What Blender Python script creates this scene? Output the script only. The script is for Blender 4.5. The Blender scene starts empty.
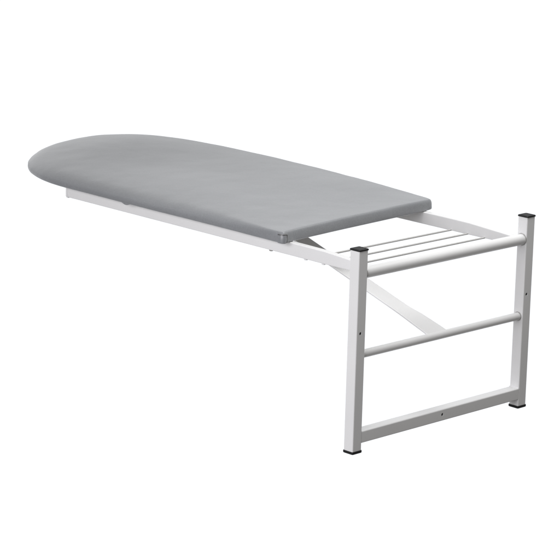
import bpy, bmesh, math
from mathutils import Vector, Matrix, noise

# ------------------------------------------------------------------ scene, camera, light
scene = bpy.context.scene
C = scene.collection
S = 0.001                                    # everything below is written in millimetres

CAM_POS = Vector((3257.784, -3422.356, 1512.637))
AZ, EL, ROLL, FPX = math.radians(135.425), math.radians(-13.834), math.radians(1.553), 2521.34
fwd = Vector((math.cos(EL) * math.cos(AZ), math.cos(EL) * math.sin(AZ), math.sin(EL)))
r0 = fwd.cross(Vector((0, 0, 1))).normalized()
u0 = r0.cross(fwd)
right = r0 * math.cos(ROLL) + u0 * math.sin(ROLL)
up = u0 * math.cos(ROLL) - r0 * math.sin(ROLL)
cam = bpy.data.cameras.new('camera')
cam.sensor_width = 36.0
cam.lens = FPX * 36.0 / 560.0
cam.clip_start, cam.clip_end = 0.1, 200.0
cam_ob = bpy.data.objects.new('camera', cam)
C.objects.link(cam_ob)
cam_ob.matrix_world = Matrix((
    (right.x, up.x, -fwd.x, CAM_POS.x * S),
    (right.y, up.y, -fwd.y, CAM_POS.y * S),
    (right.z, up.z, -fwd.z, CAM_POS.z * S),
    (0, 0, 0, 1)))
scene.camera = cam_ob

# invented world light: white beyond the object, dimmed elsewhere to shade near faces
world = bpy.data.worlds.new('World')
scene.world = world
world.use_nodes = True
wn, wl = world.node_tree.nodes, world.node_tree.links
bg = wn['Background']
tc = wn.new('ShaderNodeTexCoord')
dot = wn.new('ShaderNodeVectorMath'); dot.operation = 'DOT_PRODUCT'
dot.inputs[1].default_value = (-0.70, 0.70, -0.10)
wl.new(tc.outputs['Generated'], dot.inputs[0])
def wrange(value, f0, f1, t0, t1):
    m = wn.new('ShaderNodeMapRange'); m.interpolation_type = 'SMOOTHSTEP'
    for k, v in (('From Min', f0), ('From Max', f1), ('To Min', t0), ('To Max', t1)):
        m.inputs[k].default_value = v
    wl.new(value, m.inputs['Value'])
    return m.outputs['Result']


side = wrange(dot.outputs['Value'], 0.15, 0.85, 0.0, 1.0)
sep = wn.new('ShaderNodeSeparateXYZ'); wl.new(tc.outputs['Generated'], sep.inputs[0])
height = wrange(sep.outputs['Z'], 0.24, 0.62, 1.0, 0.0)  # white fades with elevation, shaped to darken the pad's near roll
both = wn.new('ShaderNodeMath'); both.operation = 'MULTIPLY'
wl.new(side, both.inputs[0]); wl.new(height, both.inputs[1])
wmix = wn.new('ShaderNodeMix'); wmix.data_type = 'RGBA'
wmix.inputs['A'].default_value = (0.142, 0.137, 0.128, 1)      # dim side, set to keep the camera-facing faces grey
wmix.inputs['B'].default_value = (1.04, 1.06, 1.09, 1)         # the white backdrop
wl.new(both.outputs['Value'], wmix.inputs['Factor'])
wl.new(wmix.outputs['Result'], bg.inputs['Color'])
bg.inputs['Strength'].default_value = 1.0


def softbox(name, loc, target, size, watts, col=(1, 1, 1)):
    l = bpy.data.lights.new(name, 'AREA')
    l.shape = 'RECTANGLE'; l.size, l.size_y = size
    l.energy = watts; l.color = col
    o = bpy.data.objects.new(name, l)
    C.objects.link(o)
    o.location = loc
    o.rotation_euler = (Vector(target) - Vector(loc)).to_track_quat('-Z', 'Y').to_euler()
    return o


softbox('key_softbox', (0.1, -2.3, 0.85), (-0.2, 0.2, 0.25), (2.0, 1.4), 53, (0.99, 0.98, 1.005))
softbox('top_softbox', (0.12, 0.5, 1.6), (0.0, 0.4, 0.3), (0.9, 1.2), 20, (1.0, 1.0, 0.985))

scene.view_settings.view_transform = 'Standard'
scene.view_settings.look = 'None'
scene.view_settings.exposure = 0.0
scene.view_settings.gamma = 1.0
scene.render.resolution_x = scene.render.resolution_y = 1024


# ------------------------------------------------------------------ materials
def new_mat(name):
    m = bpy.data.materials.new(name); m.use_nodes = True
    return m, m.node_tree.nodes, m.node_tree.links, m.node_tree.nodes['Principled BSDF']


def paint_mat(name, col, rough, grain=1.0):
    m, n, l, b = new_mat(name)
    b.inputs['Roughness'].default_value = rough
    b.inputs['Specular IOR Level'].default_value = 0.36
    t = n.new('ShaderNodeTexCoord')
    n1 = n.new('ShaderNodeTexNoise'); n1.inputs['Scale'].default_value = 9; n1.inputs['Detail'].default_value = 4
    n2 = n.new('ShaderNodeTexNoise'); n2.inputs['Scale'].default_value = 900; n2.inputs['Detail'].default_value = 2
    l.new(t.outputs['Object'], n1.inputs['Vector']); l.new(t.outputs['Object'], n2.inputs['Vector'])
    r = n.new('ShaderNodeMix'); r.data_type = 'RGBA'
    r.inputs['A'].default_value = (*[c * 0.96 for c in col], 1)
    r.inputs['B'].default_value = (*[min(1, c * 1.03) for c in col], 1)
    l.new(n1.outputs['Fac'], r.inputs['Factor']); l.new(r.outputs['Result'], b.inputs['Base Color'])
    rr = n.new('ShaderNodeMapRange')
    rr.inputs['To Min'].default_value = rough - 0.07; rr.inputs['To Max'].default_value = rough + 0.07
    l.new(n1.outputs['Fac'], rr.inputs['Value']); l.new(rr.outputs['Result'], b.inputs['Roughness'])
    bp = n.new('ShaderNodeBump'); bp.inputs['Strength'].default_value = 0.12 * grain; bp.inputs['Distance'].default_value = 0.0004
    l.new(n2.outputs['Fac'], bp.inputs['Height']); l.new(bp.outputs['Normal'], b.inputs['Normal'])
    return m


def cloth_mat(name, col):
    m, n, l, b = new_mat(name)
    t = n.new('ShaderNodeTexCoord')
    n1 = n.new('ShaderNodeTexNoise'); n1.inputs['Scale'].default_value = 5; n1.inputs['Detail'].default_value = 5
    l.new(t.outputs['Object'], n1.inputs['Vector'])
    r = n.new('ShaderNodeMix'); r.data_type = 'RGBA'
    r.inputs['A'].default_value = (*[c * 0.86 for c in col], 1)
    r.inputs['B'].default_value = (*[c * 1.14 for c in col], 1)
    l.new(n1.outputs['Fac'], r.inputs['Factor']); l.new(r.outputs['Result'], b.inputs['Base Color'])
    nf = n.new('ShaderNodeTexNoise'); nf.inputs['Scale'].default_value = 320; nf.inputs['Detail'].default_value = 3
    l.new(t.outputs['Object'], nf.inputs['Vector'])
    r2 = n.new('ShaderNodeMix'); r2.data_type = 'RGBA'; r2.blend_type = 'MULTIPLY'; r2.inputs['Factor'].default_value = 1.0
    rm = n.new('ShaderNodeMapRange'); rm.inputs['To Min'].default_value = 0.80; rm.inputs['To Max'].default_value = 1.20
    l.new(nf.outputs['Fac'], rm.inputs['Value'])
    l.new(r.outputs['Result'], r2.inputs['A']); l.new(rm.outputs['Result'], r2.inputs['B'])
    l.new(r2.outputs['Result'], b.inputs['Base Color'])
    b1 = n.new('ShaderNodeBump'); b1.inputs['Strength'].default_value = 0.35; b1.inputs['Distance'].default_value = 0.0006
    l.new(nf.outputs['Fac'], b1.inputs['Height'])
    n2 = n.new('ShaderNodeTexNoise'); n2.inputs['Scale'].default_value = 14; n2.inputs['Detail'].default_value = 3
    l.new(t.outputs['Object'], n2.inputs['Vector'])
    b2 = n.new('ShaderNodeBump'); b2.inputs['Strength'].default_value = 0.4; b2.inputs['Distance'].default_value = 0.004
    l.new(n2.outputs['Fac'], b2.inputs['Height']); l.new(b1.outputs['Normal'], b2.inputs['Normal'])
    l.new(b2.outputs['Normal'], b.inputs['Normal'])
    b.inputs['Roughness'].default_value = 0.42
    b.inputs['Specular IOR Level'].default_value = 0.95
    b.inputs['Sheen Weight'].default_value = 0.36
    return m


WHITE = paint_mat('white_powder_coat', (0.80, 0.80, 0.81), 0.32)
GREY = cloth_mat('grey_cotton', (0.222, 0.231, 0.248))
SEAM_SHADE = cloth_mat('seam_shade', (0.06, 0.06, 0.063))  # near-black cloth standing in for shade along the corner fold
BLACK = paint_mat('black_plastic', (0.008, 0.008, 0.009), 0.55, 2.0)
STEEL = paint_mat('zinc_bolt', (0.30, 0.29, 0.28), 0.45)
ROD = paint_mat('grey_wire', (0.55, 0.545, 0.54), 0.4)
WELD_SHADED = paint_mat('weld_bead_shaded', (0.34, 0.335, 0.33), 0.55, 3.0)  # bead greyed so its colour carries the shade round the tube ends
BASE = paint_mat('grey_board', (0.42, 0.41, 0.39), 0.6)


# ------------------------------------------------------------------ mesh helpers
ROOT = bpy.data.objects.new('ironing_board', None)
C.objects.link(ROOT)
ROOT.location = (-12.5 * S, 261 * S, 0)
ROOT.empty_display_size = 0.1
ROOT['label'] = 'fold-out ironing board with grey padded top on white metal frame'
ROOT['category'] = 'ironing board'


def obj(name, bm, mat, parent=ROOT, smooth=True, label=None):
    bmesh.ops.recalc_face_normals(bm, faces=bm.faces)
    me = bpy.data.meshes.new(name)
    for v in bm.verts:
        v.co *= S
    # the mesh sits round its own middle
    lo = Vector([min(v.co[i] for v in bm.verts) for i in range(3)])
    hi = Vector([max(v.co[i] for v in bm.verts) for i in range(3)])
    mid = (lo + hi) / 2
    for v in bm.verts:
        v.co -= mid
    bm.to_mesh(me); bm.free()
    me.materials.append(mat)
    o = bpy.data.objects.new(name, me)
    C.objects.link(o)
    base = Vector((0, 0, 0)); q = parent
    while q is not None:
        base += q.location; q = q.parent
    o.parent = parent
    o.location = mid - base
    if smooth:
        for f in me.polygons:
            f.use_smooth = True
        me.set_sharp_from_angle(angle=math.radians(40))
        w = o.modifiers.new('normals', 'WEIGHTED_NORMAL'); w.keep_sharp = True; w.weight = 80
    if label:
        o['label'] = label
    return o


def rounded_rect(w, h, r, n=4):
    """closed loop of (a, b) in a w x h rectangle centred on 0, corners rounded; starts at the right-hand flat"""
    pts = []
    for cx, cy, a0 in ((w/2-r, h/2-r, 0), (-w/2+r, h/2-r, 90), (-w/2+r, -h/2+r, 180), (w/2-r, -h/2+r, 270)):
        for k in range(n + 1):
            a = math.radians(a0 + 90 * k / n)
            pts.append((cx + r * math.cos(a), cy + r * math.sin(a)))
    return pts


def circle(r, n=32):
    return [(r * math.cos(2*math.pi*k/n), r * math.sin(2*math.pi*k/n)) for k in range(n)]


def sweep(bm, rings, cap=True, skip=()):
    vr = [[bm.verts.new(p) for p in ring] for ring in rings]
    n = len(vr[0])
    for i in range(len(vr) - 1):
        for j in range(n):
            if (i, j) in skip:
                continue
            bm.faces.new((vr[i][j], vr[i][(j+1) % n], vr[i+1][(j+1) % n], vr[i+1][j]))
    if cap:
        bm.faces.new(vr[0]); bm.faces.new(vr[-1])
    return vr


def tube(bm, a, b, r, n=32, ends=0.0):
    a, b = Vector(a), Vector(b)
    d = (b - a).normalized()
    x = d.orthogonal().normalized(); y = d.cross(x)
    rings = []
    steps = [(0, r - ends), (ends, r), ((b - a).length - ends, r), ((b - a).length, r - ends)] if ends else [(0, r), ((b-a).length, r)]
    for t, rr in steps:
        rings.append([a + d * t + x * p + y * q for p, q in circle(rr, n)])
    sweep(bm, rings)


def bead(bm, c, axis, R, r, seed=0, n=40, m=8):
    """an uneven weld bead: a torus whose thickness wanders"""
    axis = Vector(axis).normalized(); x = axis.orthogonal().normalized(); y = axis.cross(x)
    vs = []
    for i in range(n):
        a = 2*math.pi*i/n
        rad = x*math.cos(a) + y*math.sin(a)
        rr = r * (1 + 0.3 * noise.noise(rad * 3 + Vector((seed, seed, 0))))
        vs.append([bm.verts.new(Vector(c) + rad * (R + rr*math.cos(2*math.pi*k/m)) + axis * rr*math.sin(2*math.pi*k/m)) for k in range(m)])
    for i in range(n):
        for k in range(m):
            bm.faces.new((vs[i][k], vs[(i+1) % n][k], vs[(i+1) % n][(k+1) % m], vs[i][(k+1) % m]))


def holed_quad(bm, quad, c, r, inward, depth, n=24):
    """fills a quad (4 verts in order) with a face that has a round screw hole at c"""
    cen = Vector(c)
    e1 = (quad[1].co - quad[0].co).normalized(); nrm = e1.cross(quad[3].co - quad[0].co).normalized()
    e2 = nrm.cross(e1)
    hole, low = [], []
    for k in range(n):
        a = 2*math.pi*k/n
        p = cen + e1*r*math.cos(a) + e2*r*math.sin(a)
        hole.append(bm.verts.new(p)); low.append(bm.verts.new(p + Vector(inward)*depth))
    ang = lambda v: math.atan2((v.co-cen).dot(e2), (v.co-cen).dot(e1)) % (2*math.pi)
    # each corner serves the arc of the hole nearest it; fans join them
    qs = sorted(quad, key=ang)
    near = []
    for k in range(n):
        a = 2*math.pi*(k + .5)/n
        near.append(min(range(4), key=lambda q: abs((ang(qs[q]) - a + math.pi) % (2*math.pi) - math.pi)))
    for k in range(n):
        k2 = (k+1) % n
        bm.faces.new((hole[k], hole[k2], qs[near[k]]))
        if near[k] != near[k2]:
            bm.faces.new((hole[k2], qs[near[k2]], qs[near[k]]))
        bm.faces.new((hole[k], low[k], low[k2], hole[k2]))


# ------------------------------------------------------------------ wall frame
P = 25.0                     # square tube
W = 522.3                    # across the frame
H = 413.0
Z_TOP, Z_MID = 362.0, 198.0
R_TOP, R_MID = 11.6, 8.3
HOLE = 3.3


def make_post(y0, hole_y, hole_z):
    bm = bmesh.new()
    prof = rounded_rect(P, P, 2.2)
    cx, cy = -P/2, y0 + P/2
    zs = [5, hole_z - 9, hole_z + 9, H - 4]
    rings = [[(cx + a, cy + b, z) for a, b in prof] for z in zs]
    n = len(prof)
    # the front flat (towards +x) is the edge from the last point of the profile to the first
    vr = sweep(bm, rings, skip={(1, n-1)})
    quad = (vr[1][n-1], vr[1][0], vr[2][0], vr[2][n-1])
    holed_quad(bm, quad, (0, hole_y, hole_z), HOLE, (-1, 0, 0), 1.8)
    post = obj('post', bm, WHITE)

    # black plastic plug on top: a flange and a shallow pyramid
    bm = bmesh.new()
    ws = [(P+2.2-1.2, H-4), (P+2.6, H-3.3), (P+2.6, H-1.6), (P+1.0, H-0.4), (P-5, H+0.1), (P-6.5, H-0.5), (P-12, H-0.2)]
    sweep(bm, [[(cx + a, cy + b, z) for a, b in rounded_rect(w, w, min(2.6, w/5))] for w, z in ws])
    obj('end_cap', bm, BLACK, post)
    bm = bmesh.new()
    ws = [(P-1, -0.6), (P+2.0, 0.4), (P+2.6, 3.6), (P+1.4, 5.4)]
    sweep(bm, [[(cx + a, cy + b, z) for a, b in rounded_rect(w, w, 2.4)] for w, z in ws])
    obj('foot_cap', bm, BLACK, post)
    bm = bmesh.new()
    tube(bm, (-4, hole_y, hole_z), (-1.9, hole_y, hole_z), HOLE + 1.2, 20)
    obj('screw_hole', bm, BLACK, post)
    return post


post_near = make_post(0, 10.8, 244.7)
post_far = make_post(W - P, 507.0, 245.9)

# bottom rail: square tube butted between the posts, its front a hair proud of theirs
bm = bmesh.new()
zb, hb = 19.1, 24.6
prof = rounded_rect(P - 0.4, hb, 2.2)
yh = 260.7
ys = [P, yh - 9, yh + 9, W - P]
# profile (a -> x, b -> z); front flat is again last -> first
rings = [[(-P/2 + a, y, zb + hb/2 + b) for a, b in prof] for y in ys]
n = len(prof)
vr = sweep(bm, rings, skip={(1, n-1)})
holed_quad(bm, (vr[1][n-1], vr[1][0], vr[2][0], vr[2][n-1]), (-0.2, yh, 32.6), HOLE, (-1, 0, 0), 1.8)
bottom_rail = obj('bottom_rail', bm, WHITE)
bm = bmesh.new()
tube(bm, (-4.2, yh, 32.6), (-2.1, yh, 32.6), HOLE + 1.2, 20)
obj('screw_hole', bm, BLACK, bottom_rail)
for y, s in ((P, 1), (W - P, -1)):
    bm = bmesh.new()
    rings = []
    pr = rounded_rect(P - 1, hb - 0.5, 2.2)
    for dy, g in ((0, 1.6), (0.7, 1.2), (1.6, 0.1)):
        rings.append([(-P/2 + a*(1 + g/P) - 1.2, y + s*dy, zb + hb/2 + b*(1 + 2*g/P)) for a, b in pr])
    sweep(bm, rings)
    obj('weld', bm, WHITE, bottom_rail)

# two round cross tubes
for name, z, r in (('top_tube', Z_TOP, R_TOP), ('middle_tube', Z_MID, R_MID)):
    bm = bmesh.new()
    tube(bm, (-P/2, P, z), (-P/2, W - P, z), r, 40)
    t = obj(name, bm, WHITE)
    for y, s in ((P + 0.4, 3), (W - P - 0.4, 7)):
        bm = bmesh.new()
        bead(bm, (-P/2, y, z), (0, 1, 0), r + 0.3, 1.1, s)
        obj('weld', bm, WELD_SHADED, t)


# ------------------------------------------------------------------ side rails that carry the board
def rail_levels(x):
    """bottom and top of the rail at x: it thins a little towards its weld behind the top tube"""
    g = max(0.0, min(1.0, (x + 150) / 125.0))
    return 350.9 + 1.5*g*g, 377.3 - 6.8*g


def make_side_rail(y0, y1, bolts):
    bm = bmesh.new()
    xs = [-934, -900] + [-850 + 50*k for k in range(14)] + [-140 + 6*k for k in range(20)] + [-23]
    rings = []
    for x in xs:
        lo, hi = rail_levels(x)
        pr = rounded_rect(y1 - y0, hi - lo, 2.0, 3)
        rings.append([(x, (y0+y1)/2 + a, (lo+hi)/2 + b) for a, b in pr])
    sweep(bm, rings)
    rail = obj('side_rail', bm, WHITE)
    bm = bmesh.new()
    lo, hi = rail_levels(-934)
    ws = [(-934, 0.6), (-935.6, 0.6), (-936, -1.2), (-941, -1.0), (-944.5, 0.6), (-946, 3.0)]
    sweep(bm, [[(x, (y0+y1)/2 + a, (lo+hi)/2 + b) for a, b in rounded_rect(y1-y0-2*e, hi-lo-2*e, 2.2, 3)] for x, e in ws])
    obj('end_plug', bm, WHITE, rail)
    for x in bolts:
        lo, hi = rail_levels(x)
        bm = bmesh.new()
        tube(bm, (x, y0 + 7, lo + 0.5), (x, y0 + 7, lo - 3.2), 4.2, 20, 0.8)
        obj('bolt', bm, STEEL if x < -250 else WHITE, rail)
    return rail


rail_near = make_side_rail(48.7, 64.0, (-300, -200, -150))
rail_far = make_side_rail(478.0, 493.0, ())

# three thin rods of the rest between the rails
for x in (-191, -144.5, -97.5):
    bm = bmesh.new()
    z = 352.6
    tube(bm, (x, 63.5, z), (x, 478.5, z), 2.0, 16)
    obj('rest_rod', bm, ROD)

# diagonal brace: a flat bar from the middle tube up under the board
bm = bmesh.new()
def brace_pt(x, y, dz):
    return (x, y, 205.6 + 0.309 * (-x - 17) + dz)
secs = [(-12, 219, 276), (-30, 220, 276), (-80, 223, 273.5), (-95, 224, 270.5), (-112, 224.5, 268.3), (-300, 225.5, 267.5), (-566, 226, 267)]
rings = []
for x, ya, yb in secs:
    pr = rounded_rect(yb - ya, 4.0, 1.2, 3)
    rings.append([brace_pt(x, (ya+yb)/2 + a, b) for a, b in pr])
sweep(bm, rings)
obj('brace', bm, WHITE)


# ------------------------------------------------------------------ padded board
OUT = [(-238.5, 40), (-235.5, 31.5), (-239, 25.5), (-250, 24.5),
       (-300, 25), (-406, 26), (-520, 25.5), (-622, 24), (-733, 24), (-830, 25), (-905, 25), (-950, 27), (-990, 32.5), (-1035, 44), (-1082, 63),
       (-1122, 86), (-1156, 112), (-1190, 146), (-1229, 200), (-1254, 248), (-1267, 288), (-1275, 345), (-1272, 396), (-1257, 443), (-1225, 490),
       (-1188, 520), (-1142, 540), (-1092, 553), (-1035, 561), (-950, 567), (-830, 568.5), (-740, 566), (-588, 557), (-432, 541), (-360, 530), (-300, 518.5),
       (-283, 514), (-275.5, 509), (-273, 502),
       (-270, 480), (-264, 390), (-257, 280), (-252, 200), (-246, 120), (-241, 62)]


def catmull(pts, step):
    n = len(pts); out = []
    for i in range(n):
        p0, p1, p2, p3 = [Vector(pts[(i+k-1) % n]) for k in range(4)]
        # centripetal knots keep the small corner points from overshooting
        t1 = max((p1-p0).length, 1e-6)**.5; t2 = t1 + max((p2-p1).length, 1e-6)**.5; t3 = t2 + max((p3-p2).length, 1e-6)**.5
        m = max(2, int((p2-p1).length/step))
        for k in range(m):
            t = t1 + (t2-t1)*k/m
            a1 = p0*((t1-t)/t1) + p1*(t/t1)
            a2 = p1*((t2-t)/(t2-t1)) + p2*((t-t1)/(t2-t1))
            a3 = p2*((t3-t)/(t3-t2)) + p3*((t-t2)/(t3-t2))
            b1 = a1*((t2-t)/t2) + a2*(t/t2)
            b2 = a2*((t3-t)/(t3-t1)) + a3*((t-t1)/(t3-t1))
            out.append(b1*((t2-t)/(t2-t1)) + b2*((t-t1)/(t2-t1)))
    return out


loop = catmull(OUT, 9)
N = len(loop)
normals = []
for i in range(N):
    d = Vector((0, 0))
    for k in (1, 2, 3):
        d += (loop[(i+k) % N] - loop[i-k]).normalized()
    d.normalize()
    normals.append(Vector((d.y, -d.x)))
cen = sum(loop, Vector((0, 0))) / N
if sum(nv.dot(cen - p) for nv, p in zip(normals, loop)) < 0:
    normals = [-nv for nv in normals]


wide = []
for i in range(N):
    d = Vector((0, 0))
    for k in range(-12, 13):
        d += normals[(i+k) % N]
    wide.append(d.normalized())


def inset(i, e):
    """e mm in from the rim; corners open out gently instead of folding over"""
    p = loop[i] + normals[i] * min(e, 4)
    if e > 4:
        p = p + wide[i] * (e - 4)
    return p


def sm(a, b, x):
    t = max(0.0, min(1.0, (x - a)/(b - a)))
    return t*t*(3 - 2*t)


SIDES = [p for p in loop if not (p.x > -290 and 34 < p.y < 508)]


def crown(p):
    """how much the foam stands up above its rim: it rolls off to the long sides and the nose, not to the square end"""
    d = min((q - p).length for q in SIDES)
    w = 105 + 75*sm(-300, -700, p.x) + 130*sm(-850, -1200, p.x)
    A = 2.0 + 8.5*sm(-240, -620, p.x) + 14.0*sm(-850, -1180, p.x)
    t = min(1.0, d/w)
    return A * (1 - (1 - t)**2.2)


def wob(p, f, s):
    return noise.noise(Vector((p.x*f, p.y*f, s)))


ROLL_E = [0.40 + 0.60*sm(-262, -420, q.x) + 2.2*sm(-290, -650, q.x)*sm(-0.55, 0.5, nv.y) for q, nv in zip(loop, normals)]
PROFILE = [(9, 377.9), (3, 377.8), (0.6, 379.2), (0, 382), (0.2, 387), (1.1, 391), (3.0, 394.6), (5.6, 397.2), (9, 398.9), (13, 399.7), (18, 400.0)]
bm = bmesh.new()
rings = []
for e, z in PROFILE:
    ring = []
    for i in range(N):
        crisp = ROLL_E[i]          # tight fold at the square end, soft roll elsewhere
        p = inset(i, e * (crisp if 388 < z else 1.0))
        edge = max(0, 1 - abs(z - 387)/12)
        pull = wob(p, 0.016, 2.0) + 1.2 * abs(wob(p, 0.045, 9.0)) * sm(-290, -420, p.x)
        p = p + normals[i] * edge * 1.0 * pull
        up_ = sm(384, 400, z)
        zz = z + up_ * (crown(p) + 0.9 * wob(p, 0.007, 0.0) + 0.5 * wob(p, 0.022, 5.0))
        ring.append((p.x, p.y, zz))
    rings.append(ring)
for t in (.04, .08, .13, .19, .26, .34, .43, .53, .64, .76, .88, .96):
    ring = []
    for i in range(N):
        q = inset(i, 18 * ROLL_E[i])
        p = q.lerp(Vector((max(-1000, min(-400, q.x)), 290)), t)
        ring.append((p.x, p.y, 400 + crown(p) + 0.9 * wob(p, 0.007, 0.0) + 0.5 * wob(p, 0.022, 5.0)))
    rings.append(ring)
sweep(bm, rings)
bmesh.ops.remove_doubles(bm, verts=bm.verts, dist=0.02)
bmesh.ops.triangulate(bm, faces=[f for f in bm.faces if len(f.verts) > 4])
pad = obj('padded_top', bm, GREY, label='grey fabric padded top with rounded nose')

# the folded corner of the cover: a doubled tab of cloth wrapped round the near corner, dark strips beside and above it paint in the fold's shadow
i0 = min(range(N), key=lambda j: (loop[j] - Vector((-247, 24.5))).length)
i1 = min(range(N), key=lambda j: (loop[j] - Vector((-237.8, 37))).length)
idx = []
j = i1
while True:
    idx.append(j)
    if j == i0:
        break
    j = (j + 1) % N
if len(idx) > N/2:
    idx = []
    j = i0
    while True:
        idx.append(j)
        if j == i1:
            break
        j = (j + 1) % N
bm = bmesh.new()
rings = []
M = len(idx)
for k, j in enumerate(idx):
    thick = 1.5 if 0 < k < M - 1 else 0.9
    f = (k + 1)/M if idx[0] == i0 else 1 - k/M
    out_ = thick * min(1.0, 0.25 + 1.3*f)                       # merges into the long side, stands proud at its end
    sec = []
    for z, o in ((378.2, 2.5), (378.0, -out_*.5), (379.5, -out_), (387, -out_ - 0.3), (393.2, -out_), (394.6, -out_*.4), (394.9, 2.5)):
        q = loop[j] + normals[j]*o
        sec.append((q.x, q.y, z))
    rings.append(sec)
sweep(bm, rings)
obj('corner_fold', bm, GREY, pad)
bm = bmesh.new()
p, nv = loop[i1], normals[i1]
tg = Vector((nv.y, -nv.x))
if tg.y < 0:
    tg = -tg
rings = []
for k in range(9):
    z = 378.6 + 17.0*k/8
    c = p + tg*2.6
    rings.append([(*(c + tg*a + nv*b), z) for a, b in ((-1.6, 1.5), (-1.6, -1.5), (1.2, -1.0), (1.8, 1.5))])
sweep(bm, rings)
obj('crease_shade', bm, SEAM_SHADE, pad)
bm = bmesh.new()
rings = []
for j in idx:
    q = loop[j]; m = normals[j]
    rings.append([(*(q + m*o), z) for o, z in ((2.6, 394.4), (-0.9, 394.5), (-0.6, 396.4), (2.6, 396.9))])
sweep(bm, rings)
obj('crease_shade', bm, SEAM_SHADE, pad)

# stiff plate the cover is stretched over, seen only from below
bm = bmesh.new()
rings = []
for z, e in ((377.75, 12), (377.0, 12.6), (376.4, 13.5)):
    rings.append([(*(loop[i] + normals[i]*e), z + 1.0) for i in range(N)])
vr = sweep(bm, rings)
bmesh.ops.triangulate(bm, faces=[f for f in bm.faces if len(f.verts) > 4])
obj('base_plate', bm, BASE, pad)

# tie of the cover drawn down over the near rail
bm = bmesh.new()
rings = []
for k in range(7):
    t = k/6
    x = -716 + 26*t - 13
    h = 0.6 + 3.2*math.sin(math.pi*t)
    rings.append([(x, 25.5 + a + 1.5, 379.5 - h/2 + b) for a, b in rounded_rect(3.5, h + 1.5, 0.8, 2)])
sweep(bm, rings)
obj('cover_tie', bm, GREY, pad)
